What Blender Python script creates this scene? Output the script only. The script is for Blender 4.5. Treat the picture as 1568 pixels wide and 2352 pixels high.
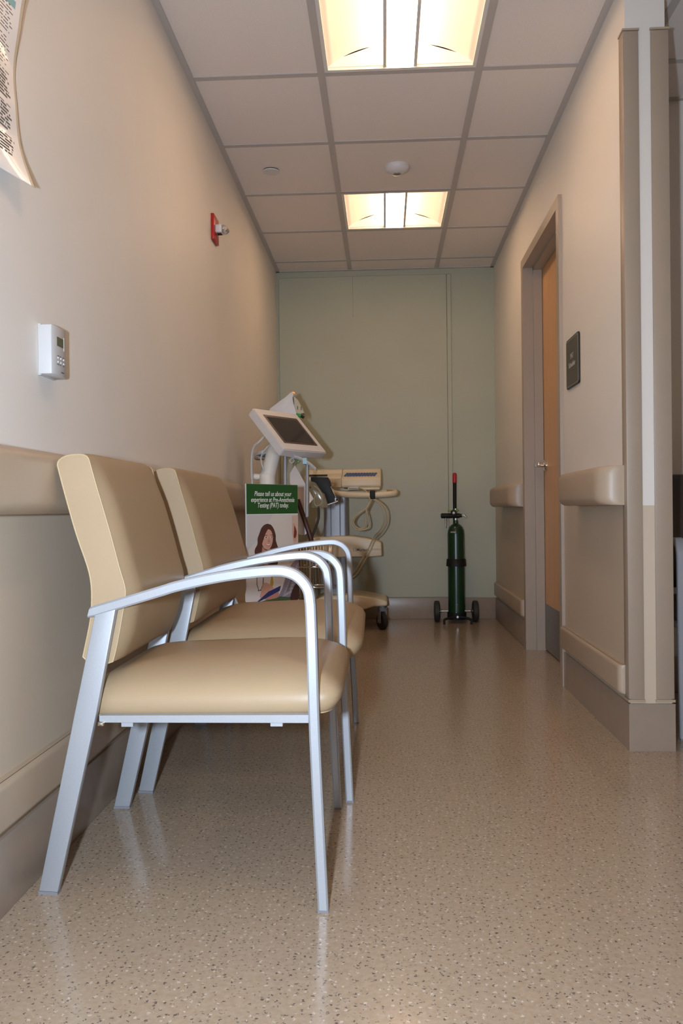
import bpy, bmesh, math, random
from mathutils import Vector, Matrix
random.seed(7)
for o in list(bpy.data.objects): bpy.data.objects.remove(o)
S = bpy.context.scene
COL = S.collection
PI = math.pi

# ------------------------------------------------------------------ camera
CAM_H = 0.7798
cam = bpy.data.cameras.new('camera'); camo = bpy.data.objects.new('camera', cam); COL.objects.link(camo)
yaw, pit, rol = 0.05168, -0.00325, -0.0107
f_ = Vector((-math.sin(yaw), math.cos(yaw), 0)); r_ = Vector((math.cos(yaw), math.sin(yaw), 0)); u_ = Vector((0, 0, 1))
f_, u_ = f_*math.cos(pit)+u_*math.sin(pit), u_*math.cos(pit)-f_*math.sin(pit)
r_, u_ = r_*math.cos(rol)+u_*math.sin(rol), u_*math.cos(rol)-r_*math.sin(rol)
M = Matrix((r_, u_, -f_)).transposed().to_4x4(); M.translation = Vector((0, 0, CAM_H))
camo.matrix_world = M
cam.sensor_fit = 'VERTICAL'; cam.sensor_height = 36.0; cam.sensor_width = 24.0
cam.lens = 1920.17/2352*36.0
cam.clip_start = 0.05; cam.clip_end = 60
S.camera = camo

# ------------------------------------------------------------------ world, flash, exposure
w = bpy.data.worlds.new('world'); S.world = w; w.use_nodes = True
w.node_tree.nodes['Background'].inputs[0].default_value = (0.05, 0.045, 0.04, 1)
w.node_tree.nodes['Background'].inputs[1].default_value = 0.3
FLASH_W = 26.0
fl = bpy.data.lights.new('camera_flash', 'AREA'); fl.shape = 'RECTANGLE'; fl.size = 0.04; fl.size_y = 0.07
fl.energy = FLASH_W; fl.color = (0.70, 0.83, 1.0); fl.spread = math.radians(150)
flo = bpy.data.objects.new('camera_flash', fl); COL.objects.link(flo)
M2 = M.copy(); M2.translation = Vector((-0.15, -0.02, CAM_H+0.03)); flo.matrix_world = M2
LAMP_CENTRE = 12.5     # emission of the central lens of each ceiling fixture
LAMP_SIDE = 0.42      # of its two side diffusers
LAMP_COL = (1.0, 0.67, 0.42)
S.view_settings.view_transform = 'Standard'; S.view_settings.look = 'None'
S.view_settings.exposure = 0.6; S.view_settings.gamma = 1.0; S.view_settings.use_curve_mapping = False

# ------------------------------------------------------------------ materials
def mat(name, col, rough=0.5, metal=0.0, var=0.0, scale=8.0, bump=0.0, bscale=200.0, coat=0.0, emis=None, estr=0.0, trans=0.0, spec=None, alpha=None):
    m = bpy.data.materials.new(name); m.use_nodes = True
    nt = m.node_tree; b = nt.nodes['Principled BSDF']
    b.inputs['Base Color'].default_value = (*col, 1); b.inputs['Roughness'].default_value = rough
    b.inputs['Metallic'].default_value = metal; b.inputs['Coat Weight'].default_value = coat
    b.inputs['Transmission Weight'].default_value = trans
    if spec is not None: b.inputs['Specular IOR Level'].default_value = spec
    if alpha is not None: b.inputs['Alpha'].default_value = alpha
    if emis: b.inputs['Emission Color'].default_value = (*emis, 1); b.inputs['Emission Strength'].default_value = estr
    if var or bump:
        tc = nt.nodes.new('ShaderNodeTexCoord')
    if var:
        n = nt.nodes.new('ShaderNodeTexNoise'); n.inputs['Scale'].default_value = scale; n.inputs['Detail'].default_value = 4
        nt.links.new(tc.outputs['Object'], n.inputs['Vector'])
        r = nt.nodes.new('ShaderNodeValToRGB')
        r.color_ramp.elements[0].position = 0.3; r.color_ramp.elements[1].position = 0.7
        r.color_ramp.elements[0].color = (*[c*(1-var) for c in col], 1); r.color_ramp.elements[1].color = (*[min(1, c*(1+var)) for c in col], 1)
        nt.links.new(n.outputs['Fac'], r.inputs['Fac']); nt.links.new(r.outputs['Color'], b.inputs['Base Color'])
    if bump:
        n2 = nt.nodes.new('ShaderNodeTexNoise'); n2.inputs['Scale'].default_value = bscale; n2.inputs['Detail'].default_value = 2
        nt.links.new(tc.outputs['Object'], n2.inputs['Vector'])
        bp = nt.nodes.new('ShaderNodeBump'); bp.inputs['Strength'].default_value = bump; bp.inputs['Distance'].default_value = 0.002
        nt.links.new(n2.outputs['Fac'], bp.inputs['Height']); nt.links.new(bp.outputs['Normal'], b.inputs['Normal'])
    return m

def floor_mat():
    m = bpy.data.materials.new('speckled_vinyl'); m.use_nodes = True; nt = m.node_tree; b = nt.nodes['Principled BSDF']
    tc = nt.nodes.new('ShaderNodeTexCoord')
    base = nt.nodes.new('ShaderNodeTexNoise'); base.inputs['Scale'].default_value = 90; base.inputs['Detail'].default_value = 3
    nt.links.new(tc.outputs['Object'], base.inputs['Vector'])
    cr = nt.nodes.new('ShaderNodeValToRGB'); e = cr.color_ramp.elements
    e[0].position = 0.35; e[1].position = 0.65
    e[0].color = (0.368, 0.282, 0.196, 1); e[1].color = (0.415, 0.325, 0.236, 1)
    nt.links.new(base.outputs['Fac'], cr.inputs['Fac']); cur = cr.outputs['Color']
    for scale, thr, frac, col, off in ((72, 0.145, 0.40, (0.125, 0.10, 0.082), 0.0), (70, 0.145, 0.34, (0.55, 0.475, 0.395), 3.3), (120, 0.19, 0.3, (0.21, 0.17, 0.135), 7.7), (130, 0.16, 0.25, (0.44, 0.37, 0.31), 5.1)):
        mp = nt.nodes.new('ShaderNodeMapping'); mp.inputs['Location'].default_value = (off, off*1.7, 0); mp.inputs['Rotation'].default_value = (0, 0, off)
        nt.links.new(tc.outputs['Object'], mp.inputs['Vector'])
        jit = nt.nodes.new('ShaderNodeTexNoise'); jit.inputs['Scale'].default_value = 260
        nt.links.new(mp.outputs['Vector'], jit.inputs['Vector'])
        add = nt.nodes.new('ShaderNodeMixRGB'); add.blend_type = 'LINEAR_LIGHT'; add.inputs['Fac'].default_value = 0.006
        nt.links.new(mp.outputs['Vector'], add.inputs['Color1']); nt.links.new(jit.outputs['Color'], add.inputs['Color2'])
        v = nt.nodes.new('ShaderNodeTexVoronoi'); v.voronoi_dimensions = '2D'; v.inputs['Scale'].default_value = scale
        nt.links.new(add.outputs['Color'], v.inputs['Vector'])
        lt = nt.nodes.new('ShaderNodeMath'); lt.operation = 'LESS_THAN'; lt.inputs[1].default_value = thr
        nt.links.new(v.outputs['Distance'], lt.inputs[0])
        sp = nt.nodes.new('ShaderNodeSeparateColor'); nt.links.new(v.outputs['Color'], sp.inputs['Color'])
        l2 = nt.nodes.new('ShaderNodeMath'); l2.operation = 'LESS_THAN'; l2.inputs[1].default_value = frac
        nt.links.new(sp.outputs['Red'], l2.inputs[0])
        mu = nt.nodes.new('ShaderNodeMath'); mu.operation = 'MULTIPLY'
        nt.links.new(lt.outputs[0], mu.inputs[0]); nt.links.new(l2.outputs[0], mu.inputs[1])
        mx = nt.nodes.new('ShaderNodeMixRGB'); mx.inputs['Color2'].default_value = (*col, 1)
        nt.links.new(mu.outputs[0], mx.inputs['Fac']); nt.links.new(cur, mx.inputs['Color1']); cur = mx.outputs['Color']
    nt.links.new(cur, b.inputs['Base Color'])
    b.inputs['Roughness'].default_value = 0.16; b.inputs['Specular IOR Level'].default_value = 0.5
    n2 = nt.nodes.new('ShaderNodeTexNoise'); n2.inputs['Scale'].default_value = 5
    nt.links.new(tc.outputs['Object'], n2.inputs['Vector'])
    bp = nt.nodes.new('ShaderNodeBump'); bp.inputs['Strength'].default_value = 0.04; bp.inputs['Distance'].default_value = 0.01
    nt.links.new(n2.outputs['Fac'], bp.inputs['Height']); nt.links.new(bp.outputs['Normal'], b.inputs['Normal'])
    return m

def wood_mat():
    m = bpy.data.materials.new('maple_veneer'); m.use_nodes = True; nt = m.node_tree; b = nt.nodes['Principled BSDF']
    tc = nt.nodes.new('ShaderNodeTexCoord'); mp = nt.nodes.new('ShaderNodeMapping'); mp.inputs['Scale'].default_value = (30, 30, 1.2)
    n = nt.nodes.new('ShaderNodeTexNoise'); n.inputs['Scale'].default_value = 2.2; n.inputs['Detail'].default_value = 5
    r = nt.nodes.new('ShaderNodeValToRGB'); r.color_ramp.elements[0].position = .3; r.color_ramp.elements[1].position = .72
    r.color_ramp.elements[0].color = (0.56, 0.305, 0.125, 1); r.color_ramp.elements[1].color = (0.64, 0.37, 0.165, 1)
    nt.links.new(tc.outputs['Object'], mp.inputs['Vector']); nt.links.new(mp.outputs['Vector'], n.inputs['Vector'])
    nt.links.new(n.outputs['Fac'], r.inputs['Fac']); nt.links.new(r.outputs['Color'], b.inputs['Base Color']); b.inputs['Roughness'].default_value = 0.4
    return m

def vinyl_mat(name, col):
    m = mat(name, col, 0.42, var=0.03, scale=5)
    nt = m.node_tree; b = nt.nodes['Principled BSDF']
    tc = nt.nodes.new('ShaderNodeTexCoord'); ch = nt.nodes.new('ShaderNodeTexVoronoi'); ch.inputs['Scale'].default_value = 800
    nt.links.new(tc.outputs['Object'], ch.inputs['Vector'])
    bp = nt.nodes.new('ShaderNodeBump'); bp.inputs['Strength'].default_value = 0.12; bp.inputs['Distance'].default_value = 0.0006
    nt.links.new(ch.outputs['Distance'], bp.inputs['Height']); nt.links.new(bp.outputs['Normal'], b.inputs['Normal'])
    return m

WALL = mat('off_white_paint', (0.77, 0.735, 0.68), 0.55, var=0.015, scale=3, bump=0.08, bscale=260)
WAIN = mat('beige_wall_protection', (0.55, 0.46, 0.355), 0.42, var=0.02, scale=4, bump=0.1, bscale=500)
TAUPE = mat('taupe_rail_vinyl', (0.44, 0.345, 0.25), 0.38, var=0.02, scale=10, bump=0.12, bscale=420)
GUARD = mat('taupe_corner_guard', (0.37, 0.295, 0.225), 0.42, var=0.02, scale=10, bump=0.1, bscale=420)
FRAME = mat('taupe_painted_steel', (0.40, 0.33, 0.265), 0.38, var=0.015, scale=10)
BASE = mat('grey_brown_rubber_base', (0.33, 0.262, 0.205), 0.3, var=0.05, scale=12)
SAGE = mat('sage_paint', (0.44, 0.45, 0.345), 0.5, var=0.02, scale=3, bump=0.08, bscale=200)
TILE = mat('ceiling_tile_mineral_fibre', (0.82, 0.75, 0.70), 0.9, var=0.03, scale=160, bump=0.3, bscale=300)
GRID = mat('ceiling_grid_steel', (0.52, 0.48, 0.45), 0.6)
PLENUM = mat('plenum_dark', (0.05, 0.045, 0.04), 0.9)
FLOOR = floor_mat(); WOOD = wood_mat()
VINYL = vinyl_mat('cream_vinyl', (0.375, 0.27, 0.16)); VINYLD = vinyl_mat('dark_brown_vinyl', (0.035, 0.025, 0.02))
PIPE = mat('cream_piping', (0.48, 0.36, 0.21), 0.5)
SILVER = mat('silver_powder_coat', (0.40, 0.42, 0.45), 0.42, metal=0.3, var=0.03, scale=300)
GLIDE = mat('grey_plastic', (0.22, 0.22, 0.24), 0.5)
STEEL = mat('brushed_steel', (0.55, 0.54, 0.52), 0.28, metal=1.0, var=0.04, scale=60)
CHROME = mat('chrome', (0.8, 0.78, 0.75), 0.12, metal=1.0)
KICK = mat('dark_kick_plate', (0.20, 0.185, 0.175), 0.35, metal=0.7, var=0.1, scale=40)
WHITE = mat('white_plastic', (0.68, 0.66, 0.65), 0.4)
WHITEM = mat('white_enamel', (0.80, 0.76, 0.70), 0.5)
CREAM = mat('cream_plastic', (0.70, 0.60, 0.42), 0.4, var=0.02, scale=8)
BLACK = mat('black_plastic', (0.010, 0.009, 0.008), 0.55, spec=.3)
RUBBER = mat('black_rubber', (0.02, 0.017, 0.015), 0.6)
GREYCOL = mat('grey_aluminium_column', (0.26, 0.27, 0.29), 0.4, metal=0.3)
GREYPL = mat('light_grey_plastic', (0.50, 0.49, 0.50), 0.4)
BLUE = mat('pale_blue_tape', (0.35, 0.55, 0.65), 0.5)
KEYS = mat('navy_keys', (0.05, 0.055, 0.12), 0.5)
SCREEN = mat('dark_screen_glass', (0.035, 0.028, 0.024), 0.08, coat=0.3)
CABLE = mat('tan_cable', (0.52, 0.43, 0.26), 0.5); CABLEW = mat('grey_cable', (0.55, 0.54, 0.52), 0.5)
GREENT = mat('green_enamel', (0.009, 0.036, 0.012), 0.28, var=0.1, scale=20)
GREENB = mat('bright_green_plastic', (0.05, 0.35, 0.08), 0.4)
LIME = mat('lime_toggle', (0.18, 0.32, 0.03), 0.4)
RED = mat('red_rubber_grip', (0.45, 0.012, 0.02), 0.4)
REDP = mat('red_enamel', (0.42, 0.012, 0.006), 0.35)
CLEAR = mat('clear_lens', (0.95, 0.95, 0.95), 0.04, trans=0.92)
PLAQ = mat('dark_olive_plaque', (0.075, 0.07, 0.055), 0.5, bump=0.2, bscale=600)
PLAQE = mat('black_plaque_edge', (0.012, 0.012, 0.01), 0.4)
PRINTW = mat('white_print', (0.72, 0.70, 0.66), 0.6)
PRINTG = mat('grey_print', (0.10, 0.10, 0.10), 0.6)
PRINTSILVER = mat('silver_print', (0.38, 0.37, 0.34), 0.5)
PAPER = mat('white_paper', (0.74, 0.72, 0.70), 0.4, coat=0.3)
TEAL = mat('teal_print', (0.20, 0.42, 0.42), 0.5)
TANP = mat('laminate_edge', (0.50, 0.42, 0.30), 0.4)
LEATHER = mat('dark_red_brown_strap', (0.06, 0.018, 0.012), 0.45)
SMOKE = mat('brown_tinted_vinyl', (0.30, 0.24, 0.14), 0.15, alpha=0.55)
LCD = mat('olive_lcd', (0.10, 0.105, 0.06), 0.2)
AMBER = mat('orange_indicator', (0.9, 0.2, 0.05), 0.4, emis=(1.0, 0.25, 0.05), estr=0.9)
LENS = mat('lamp_lens', (0.9, 0.88, 0.85), 0.5, emis=LAMP_COL, estr=LAMP_CENTRE)
DIFF = mat('lamp_side_diffuser', (0.60, 0.55, 0.48), 0.6, emis=LAMP_COL, estr=LAMP_SIDE)

# ------------------------------------------------------------------ helpers
def link(name, me, m=None, parent=None, smooth=False):
    o = bpy.data.objects.new(name, me); COL.objects.link(o)
    if m is not None:
        for k in (m if isinstance(m, (list, tuple)) else [m]): me.materials.append(k)
    if parent: o.parent = parent
    if smooth:
        for p in me.polygons: p.use_smooth = True
    return o
def fin(bm, name, m, parent=None, smooth=False, angle=None):
    bmesh.ops.recalc_face_normals(bm, faces=bm.faces[:])
    me = bpy.data.meshes.new(name); bm.to_mesh(me); bm.free()
    o = link(name, me, m, parent, smooth or angle is not None)
    if angle is not None:
        me.set_sharp_from_angle(angle=math.radians(angle))
    return o
def empty(name, loc=(0, 0, 0), rz=0.0):
    o = bpy.data.objects.new(name, None); COL.objects.link(o); o.location = loc; o.rotation_euler = (0, 0, rz); o.empty_display_size = 0.05
    return o
def tag(o, label=None, cat=None, group=None, kind=None):
    if label: o['label'] = label
    if cat: o['category'] = cat
    if group: o['group'] = group
    if kind: o['kind'] = kind
    return o
def add_box(bm, x0, x1, y0, y1, z0, z1, bev=0.0, seg=2, mi=0):
    mt = Matrix.Translation(((x0+x1)/2, (y0+y1)/2, (z0+z1)/2)) @ Matrix.Diagonal((abs(x1-x0), abs(y1-y0), abs(z1-z0), 1))
    r = bmesh.ops.create_cube(bm, size=1, matrix=mt); vs = r['verts']
    fs = set(f for v in vs for f in v.link_faces)
    for f in fs: f.material_index = mi
    if bev: bmesh.ops.bevel(bm, geom=list(set(e for v in vs for e in v.link_edges)), offset=bev, segments=seg, affect='EDGES', profile=0.5)
def box(name, x0, x1, y0, y1, z0, z1, m, parent=None, bev=0.0, seg=2):
    bm = bmesh.new(); add_box(bm, x0, x1, y0, y1, z0, z1, bev, seg)
    return fin(bm, name, m, parent, angle=40 if bev else None)
def smoothpath(pts, n=6):
    P = [Vector(p) for p in pts]; out = []
    for i in range(len(P)-1):
        p0 = P[max(i-1, 0)]; p1 = P[i]; p2 = P[i+1]; p3 = P[min(i+2, len(P)-1)]
        for k in range(n):
            t = k/n
            out.append(0.5*((2*p1)+(p2-p0)*t+(2*p0-5*p1+4*p2-p3)*t*t+(3*p1-p0-3*p2+p3)*t**3))
    out.append(P[-1]); return out
def add_tube(bm, pts, r, n=10, closed=False, caps=True, mi=0):
    P = [Vector(p) for p in pts]; L = len(P); rings = []
    up = Vector((0, 0, 1)); prev = None
    for i in range(L):
        a = P[(i-1) % L] if (closed or i > 0) else P[i]; b = P[(i+1) % L] if (closed or i < L-1) else P[i]
        t = (b-a).normalized()
        if prev is None:
            s = t.cross(up)
            if s.length < 1e-3: s = t.cross(Vector((1, 0, 0)))
        else:
            s = prev-t*prev.dot(t)
            if s.length < 1e-5: s = t.cross(up)
        s.normalize(); q = t.cross(s); prev = s
        rr = r[i] if isinstance(r, (list, tuple)) else r
        rings.append([bm.verts.new(P[i]+(s*math.cos(2*PI*k/n)+q*math.sin(2*PI*k/n))*rr) for k in range(n)])
    for i in range(L if closed else L-1):
        A, B = rings[i], rings[(i+1) % L]
        for k in range(n):
            f = bm.faces.new((A[k], A[(k+1) % n], B[(k+1) % n], B[k])); f.material_index = mi
    if caps and not closed:
        bm.faces.new(rings[0][::-1]).material_index = mi; bm.faces.new(rings[-1]).material_index = mi
def tube(name, pts, r, m, parent=None, n=10, closed=False):
    bm = bmesh.new(); add_tube(bm, pts, r, n, closed)
    return fin(bm, name, m, parent, angle=50)
def add_lathe(bm, prof, n=24, at=(0, 0, 0), axis='Z', mi=0):
    rings = []
    def P(r, h, a):
        c, s = r*math.cos(a), r*math.sin(a)
        v = {'Z': (c, s, h), 'X': (h, c, s), 'Y': (c, h, s)}[axis]
        return (v[0]+at[0], v[1]+at[1], v[2]+at[2])
    for r, h in prof:
        rings.append([bm.verts.new(P(0, h, 0))] if r < 1e-6 else [bm.verts.new(P(r, h, 2*PI*k/n)) for k in range(n)])
    for A, B in zip(rings, rings[1:]):
        for k in range(n):
            if len(A) == 1 and len(B) == 1: break
            if len(A) == 1: f = bm.faces.new((A[0], B[k], B[(k+1) % n]))
            elif len(B) == 1: f = bm.faces.new((A[k], A[(k+1) % n], B[0]))
            else: f = bm.faces.new((A[k], A[(k+1) % n], B[(k+1) % n], B[k]))
            f.material_index = mi
    if len(rings[0]) > 1: bm.faces.new(rings[0][::-1]).material_index = mi
    if len(rings[-1]) > 1: bm.faces.new(rings[-1]).material_index = mi
def lathe(name, prof, m, parent=None, n=24, at=(0, 0, 0), axis='Z'):
    bm = bmesh.new(); add_lathe(bm, prof, n, at, axis)
    return fin(bm, name, m, parent, angle=35)
def add_prism(bm, poly, a, b, fmap, mi=0):
    """poly of 2D points, extruded from a to b; fmap(p, q, e) -> 3D"""
    A = [bm.verts.new(fmap(p, q, a)) for p, q in poly]; B = [bm.verts.new(fmap(p, q, b)) for p, q in poly]
    n = len(poly); fs = [bm.faces.new(A[::-1]), bm.faces.new(B)]
    for i in range(n): fs.append(bm.faces.new((A[i], A[(i+1) % n], B[(i+1) % n], B[i])))
    for f in fs: f.material_index = mi
    return fs
def prism(name, poly, a, b, fmap, m, parent=None, bev=0.0, seg=2):
    bm = bmesh.new(); add_prism(bm, poly, a, b, fmap)
    bmesh.ops.recalc_face_normals(bm, faces=bm.faces[:])
    if bev: bmesh.ops.bevel(bm, geom=[e for e in bm.edges if len(e.link_faces) == 2 and e.calc_face_angle(0) > 0.6], offset=bev, segments=seg, affect='EDGES', profile=0.5)
    return fin(bm, name, m, parent, angle=40)
XY = lambda p, q, e: (p, q, e)
XZ = lambda p, q, e: (p, e, q)
YZ = lambda p, q, e: (e, p, q)
def rrect(x0, x1, y0, y1, r, n=5):
    out = []
    for cx, cy, a0 in ((x1-r, y1-r, 0), (x0+r, y1-r, PI/2), (x0+r, y0+r, PI), (x1-r, y0+r, 1.5*PI)):
        for k in range(n+1):
            a = a0+PI/2*k/n; out.append((cx+r*math.cos(a), cy+r*math.sin(a)))
    return out
def text_mesh(body, size, align='CENTER', shear=0.0, ext=0.0004, spacing=1.0, sx=1.0, line=1.0, bold=0.0):
    c = bpy.data.curves.new('text', 'FONT'); c.body = body; c.size = size; c.align_x = align; c.align_y = 'CENTER'
    c.extrude = ext; c.shear = shear; c.space_character = spacing; c.space_line = line; c.offset = bold; c.resolution_u = 3
    o = bpy.data.objects.new('text', c); COL.objects.link(o)
    dg = bpy.context.evaluated_depsgraph_get(); dg.update()
    me = bpy.data.meshes.new_from_object(o.evaluated_get(dg)); me.name = 'lettering'
    bpy.data.objects.remove(o)
    for v in me.vertices: v.co.x *= sx
    me.materials.clear()
    return me

# ------------------------------------------------------------------ dimensions
XL, XR, HC = -0.7524, 0.7797, 2.4693
Y0, YB, XB, T = 3.2478, 5.9228, -0.2285, 0.6096
YCOL = 2.715; WT = 0.125           # end of the right wall, its thickness
YN = -3.2; XE = 3.6; YR = 3.56     # room behind the camera and to the right
DY0, DY1, DH = 3.725, 4.615, 2.085 # door opening

# ------------------------------------------------------------------ shell
tag(box('floor', XL-.1, XE+.1, YN-.1, YB+.1, -.1, 0, FLOOR), 'glossy taupe speckled vinyl floor of the corridor', None, None, 'structure')
tag(box('wall_left', XL-.1, XL, YN, YB+.1, 0, HC+.12, WALL), 'off-white corridor wall on the left behind the chairs', None, None, 'structure')
tag(box('wall_back', XL, XR+.0, YB, YB+.1, 0, HC+.12, SAGE), 'sage green end wall of the corridor', None, None, 'structure')
bm = bmesh.new()
add_prism(bm, [(YCOL, 0), (DY0-.012, 0), (DY0-.012, DH+.012), (DY1+.012, DH+.012), (DY1+.012, 0), (YB+.1, 0), (YB+.1, HC+.12), (YCOL, HC+.12)], XR, XR+WT, YZ)
wr = tag(fin(bm, 'wall_right', WALL), 'off-white partition wall on the right with the door', None, None, 'structure')
tag(box('wall_right_room', XR+WT, XE+.1, YR, YR+.1, 0, HC+.12, WALL), 'wall of the side room beyond the partition end', None, None, 'structure')
tag(box('wall_east', XE, XE+.1, YN, YR, 0, HC+.12, WALL), None, None, None, 'structure')
tag(box('wall_rear', XL-.1, XE+.1, YN-.1, YN, 0, HC+.12, WALL), None, None, None, 'structure')

# wall protection sheets (thin, proud of the paint)
box('wainscot_sheet', XL, XL+.003, YN, YB, 0.02, 0.785, WAIN, bpy.data.objects['wall_left'])
box('wainscot_sheet', XR-.003, XR, YCOL, DY0-.05, 0.02, 0.785, WAIN, wr)
box('wainscot_sheet', XR-.003, XR, DY1+.05, YB, 0.02, 0.785, WAIN, wr)
box('wainscot_sheet', XR-.003, XR+WT+.003, YCOL-.003, YCOL, 0.02, 0.782, mat('pale_beige_wall_protection', (0.60, 0.505, 0.39), 0.45, var=.02, scale=4), wr)

# sage panels on the back wall
wb = bpy.data.objects['wall_back']
box('panel', -0.735, 0.449, YB-.012, YB, 0.155, 2.425, SAGE, wb, bev=.002, seg=1)
box('panel_seam', -0.2105, -0.2090, YB-.0123, YB-.011, 2.135, 2.423, mat('shadowed_seam', (.16, .17, .14), .7), wb)
box('cover_strip', 0.4505, 0.480, YB-.0135, YB, 0.155, 2.425, SAGE, wb, bev=.002, seg=1)

# baseboards
def basebd(name, x0, x1, y0, y1, lab):
    o = box(name, x0, x1, y0, y1, 0, 0.15, BASE, None, bev=.003, seg=2); return tag(o, lab, None, None, 'structure')
basebd('baseboard_left', XL, XL+.010, YN, YB, 'grey-brown rubber baseboard along the left wall')
basebd('baseboard_back', XL+.010, XR-.010, YB-.012, YB, 'grey-brown baseboard under the sage end wall')
basebd('baseboard_right', XR-.010, XR, DY1+.05, YB-.012, 'grey-brown baseboard beyond the door')
bm = bmesh.new(); add_prism(bm, [(XR, DY0-.05), (XR-.010, DY0-.05), (XR-.010, YCOL-.013), (XR+WT+.010, YCOL-.013), (XR+WT+.010, YR), (XR+WT, YR), (XR+WT, YCOL-.003), (XR, YCOL-.003)], 0, .15, XY)
tag(fin(bm, 'baseboard_partition', BASE), 'grey-brown baseboard wrapping the end of the partition', None, None, 'structure')
basebd('baseboard_right_room', XR+WT+.01, XE, YR-.010, YR, 'baseboard in the side room')

# corner guards on the partition end
def guard(name, x, sx, lab):
    t, w_ = .006, (.040 if sx > 0 else .047)
    o = empty(name, (x, YCOL, .155))
    def L(xo, t_, ww, z0, z1, nm, m, b):
        poly = [(0+sx*(ww), -t_-.003), (-sx*t_-sx*.003, -t_-.003), (-sx*t_-sx*.003, ww), (0-sx*.003, ww), (0-sx*.003, -.003), (sx*ww, -.003)]
        prism(nm, poly, z0, z1, XY, m, o, bev=b)
    L(0, t, w_, .010, 2.135, 'cover', GUARD, .002)
    L(0, t+.002, w_+.002, 0, .008, 'end_cap', TAUPE, 0)
    L(0, t+.002, w_+.002, 2.137, 2.143, 'end_cap', TAUPE, 0)
    tag(o, lab, 'corner guard', 'corner guards on the partition end'); return o
guard('corner_guard', XR, 1, 'tall taupe corner guard on the corridor side of the partition end')
guard('corner_guard', XR+WT, -1, 'tall taupe corner guard on the side-room edge of the partition end')

# handrails and low bumper rails
def rail(name, xw, side, y0, y1, z0, z1, d, lab, cat, grp):
    """bull-nosed rail on the wall at xw; side=-1 sticks out to -x"""
    bm = bmesh.new(); r = min(d*.45, .03)
    prof = [(0, z0), (d*.6, z0)]
    for k in range(7):
        a = -PI/2+PI/2*k/6; prof.append((d-r+r*math.cos(a), z0+r+r*math.sin(a)))
    for k in range(7):
        a = PI/2*k/6; prof.append((d-r+r*math.cos(a), z1-r+r*math.sin(a)))
    prof += [(d*.6, z1), (0, z1)]
    seg = []; rc = d*.75
    for k in range(7):                      # rounded plan at both ends
        a = PI/2*k/6; seg.append((y0+rc*(1-math.sin(a)), 1-(rc/d)*(1-math.cos(PI/2-a)) if False else None))
    ys = [(y0, .22), (y0+rc*.03, .45), (y0+rc*.12, .66), (y0+rc*.3, .83), (y0+rc*.6, .955), (y0+rc, 1)]
    ys = ys+[(y1-rc, 1), (y1-rc*.6, .955), (y1-rc*.3, .83), (y1-rc*.12, .66), (y1-rc*.03, .45), (y1, .22)]
    rings = [[bm.verts.new((xw+side*px*s, y, pz)) for px, pz in prof] for y, s in ys]
    n = len(prof)
    for A, B in zip(rings, rings[1:]):
        for i in range(n-1): bm.faces.new((A[i], A[i+1], B[i+1], B[i]))
        bm.faces.new((A[-1], A[0], B[0], B[-1]))
    bm.faces.new(rings[0]); bm.faces.new(rings[-1][::-1])
    o = fin(bm, name, TAUPE, None, angle=60)
    return tag(o, lab, cat, grp)
ZH0, ZH1 = 0.784, 0.912
rail('handrail', XR-.003, -1, YCOL+.022, 3.40, ZH0, ZH1, .090, 'thick taupe handrail between the partition end and the door', 'handrail', 'wall handrails')
rail('handrail', XR-.003, -1, 4.70, 5.58, ZH0, ZH1, .090, 'short taupe handrail between the door and the sage wall', 'handrail', 'wall handrails')
rail('handrail', XL+.003, 1, -1.6, 5.58, ZH0-.008, ZH1-.006, .074, 'long taupe handrail on the left wall behind the chairs', 'handrail', 'wall handrails')
rail('bumper_rail', XR-.003, -1, YCOL+.03, 3.66, .172, .266, .028, 'low taupe bumper rail above the baseboard near the partition end', 'bumper rail', 'low bumper rails')
rail('bumper_rail', XR-.003, -1, 4.69, 5.84, .172, .266, .028, 'low taupe bumper rail beyond the door by the sage wall', 'bumper rail', 'low bumper rails')
rail('bumper_rail', XL+.003, 1, -1.6, 5.84, .172, .266, .026, 'low taupe bumper rail along the left wall behind the chairs', 'bumper rail', 'low bumper rails')

# ------------------------------------------------------------------ door
door = empty('door_1', (XR, (DY0+DY1)/2, 0)); tag(door, 'maple door in a taupe steel frame, closed', None, None, 'structure')
def dchild(o): o.location = Vector(o.location)-door.location; return o
DX = 0.868                               # door leaf face
def jamb(y0, y1, lab):
    s = 1 if y1 > y0 else -1             # from the opening outwards
    bm = bmesh.new()
    poly = [(XR-.016, y0), (0.82, y0), (0.82, y0-s*.015), (DX-.002, y0-s*.015), (DX-.002, y0), (XR+WT+.015, y0), (XR+WT+.015, y1), (XR+WT+.0005, y1), (XR+WT, y0+s*.013), (XR, y0+s*.013), (XR-.0005, y1), (XR-.016, y1)]
    add_prism(bm, poly, 0, DH+.05, XY)
    return dchild(fin(bm, 'frame_jamb', FRAME, door))
jamb(DY0, DY0-.052, ''); jamb(DY1, DY1+.052, '')
bm = bmesh.new()
poly = [(XR-.0165, DH), (0.82, DH), (0.82, DH-.015), (DX-.002, DH-.015), (DX-.002, DH), (XR+WT+.015, DH), (XR+WT+.015, DH+.05), (XR-.0165, DH+.05)]
add_prism(bm, poly, DY0-.0525, DY1+.0525, XZ); dchild(fin(bm, 'frame_head', FRAME, door))
leaf = dchild(box('door_leaf', DX, DX+.044, DY0+.003, DY1-.003, .008, DH-.003, WOOD, door))
def lchild(o): o.location = Vector(o.location)-door.location-leaf.location; return o
o = box('kick_plate', DX-.002, DX, DY0+.02, DY1-.02, .012, .255, KICK, leaf); o.location = -Vector(door.location)-leaf.location
bm = bmesh.new(); yh, zh = 4.545, 1.005
add_lathe(bm, [(.031, 0), (.031, -.008), (.026, -.012), (.012, -.014), (.011, -.052), (.011, -.062)], 20, (DX, yh, zh), 'X')
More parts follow.
